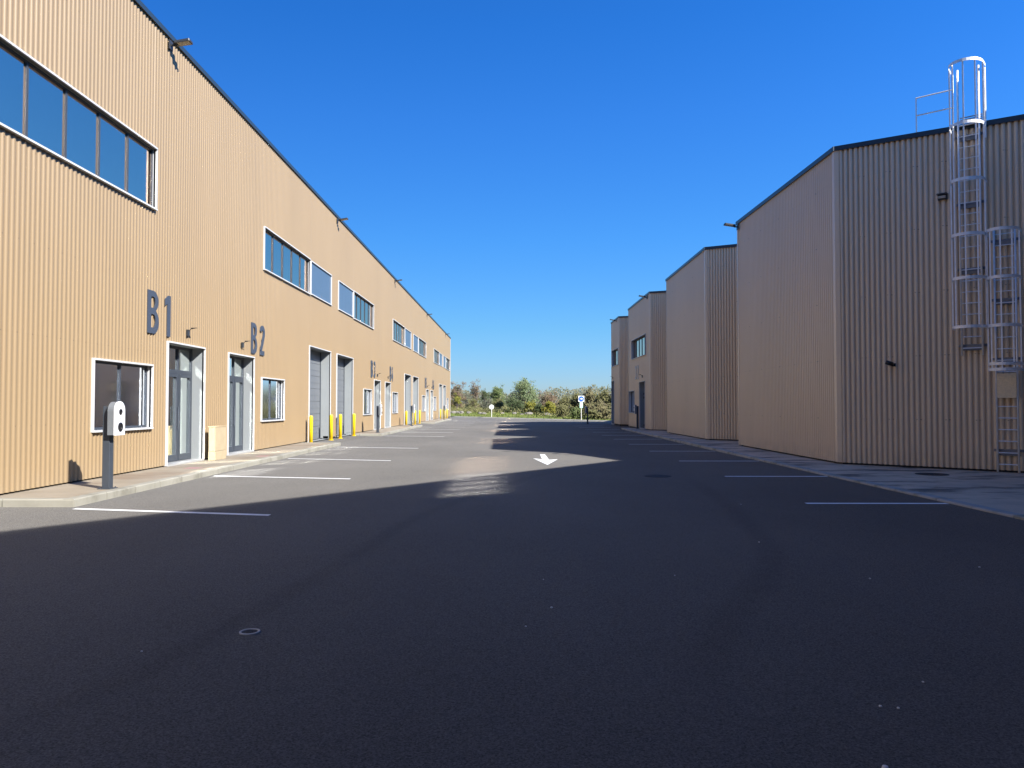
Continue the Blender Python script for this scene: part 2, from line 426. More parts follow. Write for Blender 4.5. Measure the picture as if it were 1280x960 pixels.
# ------------------------------------------------------------------ corrugated cladding and openings
class Wall:
    """vertical plane: s along t from P, n outwards; crests lie in the plane"""
    def __init__(s, P, Q):
        s.P = Vector((*P, 0)); q = Vector((*Q, 0)); s.L = (q-s.P).length; s.t = (q-s.P)/s.L
        s.n = Vector((s.t.y, -s.t.x, 0))
    def p(s, a, z, d=0):
        v = s.P+s.t*a+s.n*d; return (v.x, v.y, z)
    def box(s, mb, a0, a1, z0, z1, d0, d1):
        mb.hexa([s.p(a0,z0,d0), s.p(a1,z0,d0), s.p(a1,z0,d1), s.p(a0,z0,d1), s.p(a0,z1,d0), s.p(a1,z1,d0), s.p(a1,z1,d1), s.p(a0,z1,d1)])
    def clad(s, z0, z1, opens=(), pitch=.14, amp=.032, a0=0, a1=None, deep=False):
        a1 = a1 if a1 is not None else s.L
        mb = MB(); prof = [(0,0),(.30,0),(.36,-.25),(.44,-.8),(.50,-1),(.80,-1),(.86,-.8),(.94,-.25)]
        if deep: prof = [(0,0),(.50,0),(.55,-.12),(.62,-.88),(.67,-1),(.83,-1),(.88,-.88),(.95,-.12)]
        def off(a):
            u = (a/pitch) % 1.0; q = prof+[(1,0)]
            for (u0, h0), (u1, h1) in zip(q, q[1:]):
                if u0 <= u <= u1: return amp*(h0+(h1-h0)*(u-u0)/(u1-u0))
            return 0
        bs = {a0, a1}
        k = int(a0/pitch)-1
        while k*pitch < a1:
            for u, _ in prof:
                a = (k+u)*pitch
                if a0 < a < a1: bs.add(round(a, 5))
            k += 1
        for o in opens: bs.add(o[0]); bs.add(o[1])
        bs = sorted(bs); cache = {}
        def vid(a, z):
            key = (a, z)
            if key not in cache: cache[key] = len(mb.v); mb.v.append(s.p(a, z, off(a)))
            return cache[key]
        zf = z0 if callable(z0) else (lambda a: z0)
        zt = z1 if callable(z1) else (lambda a: z1)
        for b0, b1 in zip(bs, bs[1:]):
            if b1-b0 < 1e-5: continue
            mid = (b0+b1)/2
            cuts = sorted((o[2], o[3]) for o in opens if o[0] <= mid <= o[1])
            zz = None
            segs = []; lo = None
            for c in cuts:
                segs.append((lo, c[0])); lo = c[1]
            segs.append((lo, None))
            for (l, h) in segs:
                l0 = zf(b0) if l is None else l; l1 = zf(b1) if l is None else l
                h0 = zt(b0) if h is None else h; h1 = zt(b1) if h is None else h
                if h0-l0 < .01: continue
                mb.f.append((vid(b0, l0), vid(b1, l1), vid(b1, h1), vid(b0, h0)))
        return mb
    def reveal(s, mb, a0, a1, z0, z1, d):
        P = s.p
        mb.quad(P(a0,z0,-.001),P(a0,z1,-.001),P(a0,z1,-d),P(a0,z0,-d))
        mb.quad(P(a1,z0,-.001),P(a1,z0,-d),P(a1,z1,-d),P(a1,z1,-.001))
        mb.quad(P(a0,z1,-.001),P(a1,z1,-.001),P(a1,z1,-d),P(a0,z1,-d))
        mb.quad(P(a0,z0,-.001),P(a0,z0,-d),P(a1,z0,-d),P(a1,z0,-.001))
    def trim(s, mb, a0, a1, z0, z1, w=.038, pr=.04, sill=True):
        s.box(mb, a0-w, a0, z0 if not sill else z0-w, z1+w, -.04, pr)
        s.box(mb, a1, a1+w, z0 if not sill else z0-w, z1+w, -.04, pr)
        s.box(mb, a0-.0, a1+.0, z1, z1+w, -.04, pr+.015)
        if sill: s.box(mb, a0-.0, a1+.0, z0-w, z0, -.04, pr+.03)

def make_window(W, bld, a0, a1, z0, z1, n, d=.14, gl='glass_low', trim=True, label=None, name='window'):
    mb = MB(); W.reveal(mb, a0, a1, z0, z1, d+.06)
    w = mb.build(name, 'trim_white', bld)
    if label: w['label'] = label
    if trim:
        mb = MB(); W.trim(mb, a0, a1, z0, z1); mb.build('trim', 'trim_white', w)
    mb = MB(); f = .05 if gl == 'glass_low' else .04
    W.box(mb, a0+.002, a0+f, z0+.002, z1-.002, -d-.05, -d); W.box(mb, a1-f, a1-.002, z0+.002, z1-.002, -d-.05, -d)
    W.box(mb, a0+f, a1-f, z0+.002, z0+f, -d-.05, -d); W.box(mb, a0+f, a1-f, z1-f, z1-.002, -d-.05, -d)
    st = (a1-a0)/n
    for i in range(1, n):
        hw = .08 if gl == 'glass_reflector' else .03  # wider bars in the added reflecting window, to stripe its light patch
        W.box(mb, a0+i*st-hw, a0+i*st+hw, z0+f, z1-f, -d-.05, -d+.004)
    mb.build('frame', 'anthracite', w)
    mb = MB(); mb.quad(W.p(a0+f,z0+f,-d-.025),W.p(a1-f,z0+f,-d-.025),W.p(a1-f,z1-f,-d-.025),W.p(a0+f,z1-f,-d-.025))
    mb.build('pane', gl, w)
    return w

def make_panel(W, bld, a0, a1, z0, z1):
    mb = MB(); m = (a0+a1)/2
    W.box(mb, a0, m-.006, z0, z1, -.06, -.012); W.box(mb, m+.006, a1, z0, z1, -.06, -.012)
    p = mb.build('blue_panel', 'blue_panel', bld)
    mb = MB(); W.trim(mb, a0, a1, z0, z1, w=.04, pr=.03); mb.build('trim', 'trim_white', p)

def make_door(W, bld, a0, a1, z0, z1, d=.31, rev='reveal_grey'):
    mb = MB(); W.reveal(mb, a0, a1, z0, z1, d+.08)
    dr = mb.build('door', rev, bld)
    mb = MB(); W.trim(mb, a0, a1, z0, z1, sill=False); mb.build('trim', 'trim_white', dr)
    mb = MB(); W.box(mb, a0, a1, z0-.06, z0+.03, -d-.08, .05); mb.build('threshold', 'threshold', dr)
    fb = MB(); f = .07; zt = z0+.78*(z1-z0); m = a0+.40*(a1-a0)
    B = lambda x0, x1, y0, y1, e=0: W.box(fb, x0, x1, y0, y1, -d-.06-e, -d+e)
    B(a0+.002, a0+f, z0+.03, z1-.002); B(a1-f, a1-.002, z0+.03, z1-.002)
    B(a0+f, a1-f, z1-f, z1-.002); B(a0+f, a1-f, zt-.05, zt+.05); B(m-.04, m+.04, z0+.03, z1-f, .003)
    fb.build('door_frame', 'anthracite', dr)
    # two leaves
    for x0, x1 in ((a0+f, m-.04), (m+.04, a1-f)):
        lb = MB(); g = .085
        L = lambda p0, p1, q0, q1: W.box(lb, p0, p1, q0, q1, -d-.05, -d+.02)
        L(x0+.004, x0+g, z0+.04, zt-.055); L(x1-g, x1-.004, z0+.04, zt-.055)
        L(x0+g, x1-g, z0+.04, z0+.04+.16); L(x0+g, x1-g, zt-.055-g, zt-.055)
        lf = lb.build('door_leaf', 'anthracite', dr)
    gb = MB()
    for x0, x1, y0, y1 in ((a0+f+.085, m-.125, z0+.2, zt-.14), (m+.125, a1-f-.085, z0+.2, zt-.14), (a0+f, m-.04, zt+.05, z1-f), (m+.04, a1-f, zt+.05, z1-f)):
        gb.quad(W.p(x0,y0,-d-.03), W.p(x1,y0,-d-.03), W.p(x1,y1,-d-.03), W.p(x0,y1,-d-.03))
    gb.build('pane', 'glass_door', dr)
    for zz in (z0+.17, z0+2.0, z0+2.24):
        hb = MB(); c = W.p(a1-f-.01, zz, -d+.045)
        hb.lathe([(.0,-.07),(.032,-.065),(.032,.065),(0,.07)], c, 10); W.box(hb, a1-f-.05, a1-f+.03, zz-.03, zz+.03, -d+.004, -d+.045)
        hb.build('hinge', 'black_plastic', dr)
    hb = MB(); hb.tube([W.p(m+.09,z0+.85,-d+.07), W.p(m+.09,z0+1.45,-d+.07)], .014)
    for zz in (.9, 1.4): hb.tube([W.p(m+.09,z0+zz,-d+.07), W.p(m+.09,z0+zz,-d+.01)], .01)
    hb.build('handle', 'anthracite', dr)
    return dr

def make_gate(W, bld, a0, a1, z0, z1, d=.45):
    mb = MB(); W.reveal(mb, a0, a1, z0, z1, d+.1)
    g = mb.build('gate', 'reveal_grey', bld)
    mb = MB(); W.trim(mb, a0, a1, z0, z1, sill=False); mb.build('trim', 'trim_white', g)
    mb = MB(); n = 7; st = (z1-z0-.03)/n
    for i in range(n):      # sections of the overhead door, each with a shallow rib
        b = z0+.02+i*st
        W.box(mb, a0+.06, a1-.06, b+.006, b+st-.006, -d-.05, -d)
        W.box(mb, a0+.08, a1-.08, b+st*.46, b+st*.54, -d, -d+.01)
    mb.build('gate_leaf', 'gate_grey', g)
    mb = MB()
    W.box(mb, a0+.002, a0+.055, z0, z1-.002, -d-.05, -d+.03); mb.build('gate_track', 'anthracite', g)
    mb = MB(); W.box(mb, a1-.055, a1-.002, z0, z1-.002, -d-.05, -d+.03)
    mb.build('gate_track', 'anthracite', g)
    return g

# ------------------------------------------------------------------ left warehouse
LX = -8.43; Y0 = -12.0; Y1 = 103.2; HT = 10.66
lw = thing('warehouse_building', (-14, 45, 0), 'long sunlit tan corrugated warehouse lining the left side of the yard', 'warehouse')
WL = Wall((LX, Y1), (LX, Y0)); WL.n = Vector((1, 0, 0))
S = lambda y: Y1-y
opens = []; todo = []
P = 27.8
for k in range(4):
    c = 8.4+P*k
    for (ya, yb) in (((c-10.35, c-4.5), (c+4.25, c+10.0)) if k else ((7.3, 12.0), (12.1, 17.95))):  # first module: unseen nearer window added to bounce sun onto the shaded asphalt
        todo.append(('win', S(yb), S(ya), 6.45 if ya == 7.3 else 6.22, 7.63))
    for (ya, yb) in ((c-4.3, c-.75), (c+.75, c+4.05)) if k else ():
        todo.append(('pan', S(yb), S(ya), 6.26, 7.60))
for k in range(3):
    c = 21.8+P*k
    todo.append(('low', S(c-3.92), S(c-6.4), 1.10, 2.52)); todo.append(('low', S(c+6.4), S(c+3.92), 1.10, 2.52))
    todo.append(('door', S(c-.9), S(c-3.1), .13, 3.14)); todo.append(('door', S(c+3.1), S(c+.9), .13, 3.14))
    g = 36.0+P*k
    todo.append(('gate', S(g-.65), S(g-4.3), .09, 4.05)); todo.append(('gate', S(g+4.3), S(g+.65), .09, 4.05))
todo.append(('low', S(99.8), S(97.4), 1.10, 2.52))
todo.append(('low', S(5.5), S(2.9), 1.10, 2.52))
for t in todo:
    if t[1] >= 0: opens.append(t[1:])
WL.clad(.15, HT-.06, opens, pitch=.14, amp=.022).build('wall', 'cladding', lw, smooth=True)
nwin = 0
for t in todo:
    k, a0, a1, z0, z1 = t
    if k == 'win': make_window(WL, lw, a0, a1, z0, z1, 5, d=.06, gl='glass_reflector' if Y1-a1 < 8 else 'glass_upper')
    if k == 'pan': make_panel(WL, lw, a0, a1, z0, z1)
    if k == 'low': make_window(WL, lw, a0, a1, z0, z1, 2, d=.09)
    if k == 'door': make_door(WL, lw, a0, a1, z0, z1)
    if k == 'gate': make_gate(WL, lw, a0, a1, z0, z1)
# plinth, roof, fascia, corner trim, end walls, interior
solid = sorted((S(o[2]), S(o[1])) for o in todo if o[0] in ('door', 'gate'))
y = Y0
for (ya, yb) in solid+[(Y1, Y1)]:
    mb = MB(); mb.box(LX-.30, LX-.07, y, ya, -.05, .2); y = yb
    mb.build('plinth', 'plinth', lw)
mb = MB()
mb.box(LX-.09, LX+.05, Y0, Y1+.05, HT-.07, HT+.05)
mb.build('fascia', 'fascia', lw)
mb = MB(); mb.box(-30, LX-.06, Y0+.02, Y1-.02, HT-.22, HT-.02)
mb.build('roof', 'roof_sheet', lw)
mb = MB(); mb.box(LX-.10, LX+.012, Y1-.10, Y1+.012, .12, HT-.075); mb.box(LX-.001, LX+.013, Y1-.2, Y1-.101, .12, HT-.075)
mb.build('corner_trim', 'trim_white', lw)
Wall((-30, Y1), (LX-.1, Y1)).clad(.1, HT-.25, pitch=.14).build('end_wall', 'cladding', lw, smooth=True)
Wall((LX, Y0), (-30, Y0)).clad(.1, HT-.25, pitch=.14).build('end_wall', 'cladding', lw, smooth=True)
mb = MB()
mb.quad((-30,Y0,0),(-30,Y1,0),(-30,Y1,HT),(-30,Y0,HT))
mb.quad((LX-6,Y0+.1,.05),(LX-6,Y1-.1,.05),(LX-6,Y1-.1,HT-.3),(LX-6,Y0+.1,HT-.3))
mb.quad((-30,Y0,.12),(LX-.3,Y0,.12),(LX-.3,Y1,.12),(-30,Y1,.12))
mb.quad((LX-6,Y0+.1,4.6),(LX-.5,Y0+.1,4.6),(LX-.5,Y1-.1,4.6),(LX-6,Y1-.1,4.6))
mb.build('interior', 'interior', lw)
# pale inner columns that stand just behind the upper glazing
mb = MB()
for k in range(4):
    c = 8.4+P*k
    for ya in (c-8.9, c-7.3, c-5.2, c+5.0, c+7.2, c+8.8):
        mb.box(LX-.62, LX-.5, ya, ya+.16, 6.0, 7.35)
mb.build('inner_column', 'interior_white', lw)

# ------------------------------------------------------------------ right warehouses (staggered blocks)
HR = 8.53; FALL = .043      # the front eaves fall a little to the right
tx, ty = .762, -.648          # direction of the front faces
bx, by = .648, .762           # direction of the rear returns
near = [(8.66,20.57), (8.45,33.7), (8.35,46.9), (8.24,59.9)]
far = [(8.50,29.0), (8.45,42.25), (8.31,55.3), (8.22,64.3)]
def isect(p, q):              # p + (b)*u meets q + (t)*v
    det = bx*(-ty)-by*(-tx)
    dx, dy = q[0]-p[0], q[1]-p[1]
    u = (dx*(-ty)-dy*(-tx))/det
    return (p[0]+bx*u, p[1]+by*u)
concave = [isect(far[i], near[i+1]) for i in range(3)]
deep = (26.0, 0)
def block(i, label):
    N, F = near[i], far[i]
    if i == 0: C0 = (8.66+.762*6.6, 20.57-.648*6.6)
    else: C0 = concave[i-1]
    C1 = concave[i] if i < 3 else (F[0]+bx*6, F[1]+by*6)
    b = thing('warehouse_building', ((N[0]+F[0])/2+4, (N[1]+F[1])/2, 0), label, 'warehouse', 'staggered tan warehouse blocks on the right')
    side = Wall(N, F); side.n = Vector((-1*side.t.y, side.t.x, 0))
    side.n = -side.n if side.n.x > 0 else side.n
    front = Wall(N, C0); front.n = Vector((front.t.y, -front.t.x, 0))
    if front.n.y > 0: front.n = -front.n
    back = Wall(F, C1); back.n = Vector((-by, bx, 0))
    ops = []
    Ls = side.L
    if i == 2: ops = [('win', 1.35, 6.9, 6.18-1.35, 7.45-1.35), ('low', 5.9, 8.15, 1.12, 2.6), ('door', 1.75, 3.75, .13, 3.14)]
    if i == 3: ops = [('win', .35, 3.9, 4.83, 6.1), ('door', 2.75, 4.2, .10, 3.6)]
    bot = zr(N[1])+.06
    side.clad((lambda a: zr(N[1]+a)+.05), HR-.06, [o[1:] for o in ops], pitch=.128, amp=.045).build('side_wall', 'cladding_shade_lifted', b, smooth=True)
    front.clad((lambda a: zr(N[1]-a*.5)+.05), (lambda a: HR-.06-FALL*a), pitch=.128, amp=.07, deep=True).build('front_wall', 'cladding_shade_lifted', b, smooth=True)
    back.clad(.1, HR-.06, pitch=.125).build('rear_wall', 'cladding_shade_lifted', b, smooth=True)
    for o in ops:
        if o[0] == 'win': make_window(side, b, o[1], o[2], o[3], o[4], 5 if i == 2 else 3, d=.12, gl='glass_upper')
        if o[0] == 'low': make_window(side, b, o[1], o[2], o[3], o[4], 2)
        if o[0] == 'door': make_door(side, b, o[1], o[2], o[3], o[4], rev='reveal_grey')
    # folded corner trims
    mb = MB(); side.box(mb, -.004, .11, bot-.01, HR-.07, .001, .012); mb.build('corner_trim', 'cladding_shade_lifted', b)
    mb = MB(); front.box(mb, -.006, .12, bot-.01, HR-.075, .001, .012); mb.build('corner_trim', 'cladding_shade_lifted', b)
    mb = MB(); side.box(mb, Ls-.10, Ls+.005, zr(F[1])+.04, HR-.07, .001, .012); mb.build('corner_trim', 'cladding_shade_lifted', b)
    mb = MB()
    side.box(mb, -.05, Ls+.05, HR-.075, HR+.045, -.10, .05)
    mb.hexa([front.p(a,HR+e-FALL*a,d) for e in (-.073,.047) for a,d in ((0.002,-.10),(front.L,-.10),(front.L,.051),(0,.051))])
    back.box(mb, 0.05, back.L, HR-.076, HR+.044, -.10, .05)
    mb.build('fascia', 'fascia', b)
    # roof and core
    poly = [N, C0]
    if i == 0: poly += [(30,22),(32,36),C1,F]
    elif i < 3: poly += [(C0[0]+18, C0[1]+2), (C1[0]+17, C1[1]), C1, F]
    else: poly += [(C0[0]+18, C0[1]+2), (C1[0]+16, C1[1]), C1, F]
    c = Vector((sum(p[0] for p in poly)/len(poly), sum(p[1] for p in poly)/len(poly)))
    inset = [((p[0]-c.x)*.985+c.x, (p[1]-c.y)*.985+c.y) for p in poly]
    mb = MB(); mb.prism(inset, HR-.55, HR-.32); mb.build('roof', 'roof_sheet', b)
    core = [((p[0]-c.x)*.93+c.x, (p[1]-c.y)*.93+c.y) for p in poly]
    mb = MB(); mb.prism(core, .02, HR-.6); mb.build('core', 'interior', b)
    mb = MB(); side.box(mb, .4, Ls-.06, -.05, .2, -.3, -.08); mb.build('plinth', 'plinth', b)
    mb = MB(); front.box(mb, .1, front.L, -.05, .2, -.3, -.08); mb.build('plinth', 'plinth', b)
    return b, side, front
blk = [block(0, 'nearest right-hand warehouse block with the caged ladders on its front'),
       block(1, 'second right-hand warehouse block with plain windowless walls'),
       block(2, 'third right-hand warehouse block with a window, a door and a unit number'),
       block(3, 'farthest right-hand warehouse block at the end of the yard')]
b1, side1, front1 = blk[0]; side3 = blk[2][1]; side4 = blk[3][1]

# taller warehouse behind the camera's right shoulder: throws the foreground shadow
nb = thing('warehouse_building', (15, 0, 0), 'tall tan warehouse block beside and behind the camera on the right', 'warehouse')
HB = 10.6
A, B = (14.84,12.9), (-3.0,-10.73)
w0 = Wall(A, B); w0.n = Vector((w0.t.y, -w0.t.x, 0)) if w0.t.y < 0 else w0.n
if w0.n.x > 0: w0.n = -w0.n
w0.clad(.1, HB-.06, pitch=.14).build('wall', 'cladding', nb, smooth=True)
w1 = Wall(A, (13.5,16.5)); w1.n = Vector((-1,0,0)); w1.clad(.1, HB-.06, pitch=.14).build('wall', 'cladding', nb, smooth=True)
mb = MB(); mb.prism([(14.9,12.95),(13.6,16.4),(30,21),(34,-2),(20,-28),(-2.9,-10.9)], .02, HB-.02); mb.build('roof', 'roof_sheet', nb)
mb = MB(); w0.box(mb, -.02, w0.L, HB-.05, HB+.05, -.02, .05); w1.box(mb, 0, w1.L, HB-.05, HB+.05, -.02, .05); mb.build('fascia', 'fascia', nb)

# ------------------------------------------------------------------ ladders on the nearest right block
def hoop(W, mb, s, z, w, dep, d0, bar=.035):
    """flat hoop band round the climber, open towards the wall"""
    pts = []
    for k in range(15):
        q = math.pi*k/14
        pts.append((s-w/2*math.cos(q), d0+ (dep-d0)*math.sin(q)**.8))
    pts = [(s-w/2, .13)]+pts+[(s+w/2, .13)]
    for (a0, e0), (a1, e1) in zip(pts, pts[1:]):
        p = [W.p(a0,z-bar,e0), W.p(a1,z-bar,e1), W.p(a1,z+bar,e1), W.p(a0,z+bar,e0)]
        mx, my = (a0+a1)/2-s, (e0+e1)/2-d0
        L = math.hypot(mx, my) or 1; k = .006
        f = lambda a, e: (a+(a-s)/max(.01, math.hypot(a-s, e-d0))*k, e+(e-d0)/max(.01, math.hypot(a-s, e-d0))*k)
        (c0, g0), (c1, g1) = f(a0,e0), f(a1,e1)
        mb.hexa([W.p(a0,z-bar,e0), W.p(a1,z-bar,e1), W.p(c1,z-bar,g1), W.p(c0,z-bar,g0), W.p(a0,z+bar,e0), W.p(a1,z+bar,e1), W.p(c1,z+bar,g1), W.p(c0,z+bar,g0)])
def ladder(W, s, zb, zt, hoops, label, rw=.44, cw=.72, dep=.80, cage_top=None, brackets=()):
    base = W.p(s, zb, .2)
    L = thing('access_ladder', base, label, 'ladder')
    d = .17
    for sg in (-1, 1):
        mb = MB(); mb.tube([W.p(s+sg*rw/2, zb, d), W.p(s+sg*rw/2, zt, d)], .024, 8); mb.build('rail', 'galvanised', L, smooth=True)
    z = zb+.18
    while z < min(zt-.05, 8.6):
        mb = MB(); mb.tube([W.p(s-rw/2, z, d), W.p(s+rw/2, z, d)], .014, 8); z += .27
        mb.build('rung', 'galvanised', L)
    ct = cage_top or hoops[-1]
    for z in hoops:
        mb = MB(); hoop(W, mb, s, z, cw, dep, .34); mb.build('hoop', 'galvanised', L)
    for q in (.04, .27, .5, .73, .96):
        a = math.pi*q; x = s-cw/2*math.cos(a)*.985; e = .34+(dep-.34)*math.sin(a)**.8-.01
        mb = MB(); W.box(mb, x-.016, x+.016, hoops[0], ct, e-.012, e-.005); mb.build('cage_strap', 'galvanised', L)
    for z in brackets:
        mb = MB(); W.box(mb, s-rw/2-.09, s+rw/2+.09, z-.03, z+.03, .002, .03)
        for sg in (-1, 1): W.box(mb, s+sg*rw/2-.012, s+sg*rw/2+.012, z-.028, z+.028, .03, d+.01)
        W.box(mb, s-rw/2, s+rw/2, z-.12, z-.04, .03, .05)
        mb.build('bracket', 'galvanised_dark', L)
    return L
SA, SB = 3.19, 3.88
La = ladder(front1, SA, 2.80, 9.76, [3.45,4.60,5.63,6.93,8.26,9.74], 'tall caged galvanised ladder rising above the roof edge, left one of the pair', brackets=(3.05,4.9,6.5,8.15))
mb = MB()   # walk-through step at the roof edge
front1.box(mb, SA-.24, SA+.24, HR-.15, HR-.11, .06, .16)
for j in range(5): front1.box(mb, SA-.24, SA+.24, HR-.08+j*.055, HR-.06+j*.055, -.2, -.17)
mb.build('roof_step', 'galvanised_dark', La)
mb = MB()
for sg in (-1, 1):
    mb = MB(); mb.tube([front1.p(SA+sg*.34,8.0,.1), front1.p(SA+sg*.34,9.7,.1)], .022)
    mb.build('grab_rail', 'galvanised', La)
Lb = ladder(front1, SB, .05, 5.78, [2.43,2.56,3.44,4.55,5.65], 'shorter caged galvanised ladder standing on the apron, right one of the pair', rw=.42, cw=.66, brackets=(.55,2.7,4.1,5.5))
mb = MB(); front1.box(mb, SB-.19, SB+.19, 1.78, 2.35, .20, .212)
mb.build('climb_guard', 'plate_perforated', Lb)
g = thing('guard_rail', front1.p(1.95, HR, -.1), 'thin galvanised guard rail standing on the roof edge left of the tall ladder', 'guard rail')
for z in (HR+.44, HR+.89):
    mb = MB(); mb.tube([front1.p(1.99,z,-.12), front1.p(SA-.36,z,-.12)], .017); mb.build('rail', 'galvanised', g)
for a in (1.99, SA-.38):
    mb = MB(); mb.tube([front1.p(a,HR-.3,-.12), front1.p(a,HR+.90,-.12)], .017); mb.build('post', 'galvanised', g)

# bulkhead lamp and dome camera on the same wall
q = thing('wall_lamp', front1.p(2.58, 6.74, 0), 'small dark bulkhead lamp high on the shaded wall beside the tall ladder', 'lamp')
mb = MB(); front1.box(mb, 2.48, 2.68, 6.68, 6.81, .002, .06); front1.box(mb, 2.47, 2.69, 6.80, 6.83, .002, .14); mb.build('housing', 'lamp_dark', q)
mb = MB(); front1.box(mb, 2.50, 2.66, 6.71, 6.77, .062, .11); mb.build('lens', 'lamp_lens', q)
q = thing('security_camera', front1.p(1.37, 2.68, 0), 'small black security camera on the shaded wall at mid height', 'camera')
mb = MB(); front1.box(mb, 1.38, 1.46, 2.60, 2.68, .002, .05); mb.tube([front1.p(1.42,2.64,.05), front1.p(1.40,2.64,.12), front1.p(1.37,2.67,.15)], .015); mb.build('bracket', 'black_plastic', q)
mb = MB(); mb.tube([front1.p(1.42,2.65,.14), front1.p(1.27,2.71,.20)], .055, 12); mb.build('camera_body', 'black_plastic', q, smooth=True)

# ------------------------------------------------------------------ lamps
def floodlight():
    f = thing('floodlight', (0,0,0), '', 'lamp', 'floodlights along the roof edges', world=False)
    mb = MB(); mb.box(.0, .03, -.09, .09, -.12, .10); mb.box(.03, .14, -.02, .02, -.03, .01)
    mb.tube([(.10,0,-.02),(.18,0,.02)], .025); mb.build('bracket', 'lamp_dark', f, off=(0,0,0))
    mb = MB(); a = R(9)
    def T(x, y, z): return (x*math.cos(a)-z*math.sin(a)+.10, y, x*math.sin(a)+z*math.cos(a)+.0)
    prof = [(0,-.06),(.05,-.11),(.40,-.12),(.42,-.10),(.42,.10),(.40,.12),(.05,.11),(0,.06)]
    mb.prism(prof, .0, .055, lambda x, y, z: T(x, y, z)); 
    mb.build('lamp_head', 'lamp_dark', f, off=(0,0,0))
    mb = MB(); mb.prism([(.10,-.095),(.39,-.095),(.39,.095),(.10,.095)], -.006, .004, lambda x, y, z: T(x, y, z)); mb.build('lens', 'lamp_lens', f, off=(0,0,0))
    return f
fl = floodlight(); first = True
spots = [(18.6,'floodlight nearest the camera on the roof edge of the sunlit warehouse'),(36.5,'second floodlight from the camera on the left roof edge'),
         (54.4,'third floodlight from the camera on the left roof edge'),(74.8,'fourth floodlight on the left roof edge, above the gap between windows'),(95.3,'farthest floodlight on the left roof edge near the building corner')]
for y, lab in spots:
    o = fl if first else dup(fl); first = False
    o.location = (LX+.02, y, HT-.22); o['label'] = lab
for (x, y), rz, lab in (((8.47,28.75), math.pi, 'floodlight on the far roof corner of the nearest right block'), ((8.34,47.6), math.pi, 'floodlight on the roof corner of the third right block'), ((8.2,60.8), math.pi, 'floodlight on the roof corner of the farthest right block')):
    dup(fl, (x-.02, y, HR-.2), rz, lab)

def doorlamp():
    f = thing('door_lamp', (0,0,0), '', 'lamp', 'small arm lamps above the doors', world=False)
    mb = MB(); mb.box(0, .045, -.06, .06, -.10, .06); mb.build('backplate', 'lamp_dark', f, off=(0,0,0))
    mb = MB(); mb.tube([(.04,0,.03),(.10,0,.08),(.20,0,.10)], .010); mb.box(.10,.25,-.03,.03,.095,.11); mb.build('shade', 'lamp_dark', f, off=(0,0,0))
    return f
dl = doorlamp(); first = True
for k in range(3):
    for sgn, wd in ((-1, 'left'), (1, 'right')):
        y = 21.8+P*k+sgn*2.0
        n = 2*k+(1 if sgn < 0 else 2)
        o = dl if first else dup(dl); first = False
        o.location = (LX+.01, y, 3.50); o['label'] = f'small dark arm lamp over the door of unit B{n}'
dup(dl, side3.p(2.6, 3.5, .01), math.pi, 'small dark arm lamp over the door of the third right block')
dup(dl, side4.p(3.4, 3.9, .01), math.pi, 'small dark arm lamp over the door at the far end of the right row')

# ------------------------------------------------------------------ unit signs
def arc(cx, cy, rx, ry, a0, a1, n=10):
    return [(cx+rx*math.cos(R(a0+(a1-a0)*i/n)), cy+ry*math.sin(R(a0+(a1-a0)*i/n))) for i in range(n+1)]
def stroke(pts, w):
    L, Rr = [], []
    for i, p in enumerate(pts):
        a = Vector(pts[max(i-1,0)]); b = Vector(pts[min(i+1,len(pts)-1)]); t = (b-a).normalized(); n = Vector((-t.y, t.x))
        L.append((p[0]+n.x*w/2, p[1]+n.y*w/2)); Rr.append((p[0]-n.x*w/2, p[1]-n.y*w/2))
    return L+Rr[::-1]
K = .16
GL = {
 'B': [[(0,0),(0,1),(.26,1)]+arc(.26,.76,.26,.24,90,-60,10)[1:]+[(.42,.52)]+arc(.28,.28,.27,.28,50,-90,10)+[(.0,0)],
       [(K,.60),(K,.86),(.27,.86)]+arc(.27,.73,.10,.13,90,-90,8)[1:],
       [(K,.14),(K,.45),(.27,.45)]+arc(.27,.295,.12,.155,90,-90,8)[1:]],
 '1': [[(.12,0),(.12,.80),(.0,.74),(.0,.90),(.17,1),(.29,1),(.29,0)]],
 '2': [stroke(arc(.25,.75,.17,.17,170,-30,12)+[(.32,.50),(.12,.14)], K), [(.03,0),(.03,.15),(.45,.15),(.45,0)]],
 '3': [stroke(arc(.22,.74,.17,.18,150,-75,12), K)+[], stroke(arc(.22,.28,.18,.20,75,-150,12), K)],
 '4': [[(.24,0),(.24,.22),(0,.22),(0,.38),(.20,1),(.36,1),(.16,.37),(.24,.37),(.24,.55),(.39,.55),(.39,.37),(.47,.37),(.47,.22),(.39,.22),(.39,0)]],
 '5': [[(.04,1),(.42,1),(.42,.85),(.19,.85),(.18,.62),(.04,.56)], stroke([(.12,.60)]+arc(.22,.32,.17,.24,100,-150,14), K)],
 '6': [stroke([(.36,.98),(.20,.66)], K), stroke(arc(.24,.30,.17,.22,0,350,22), K)],
}
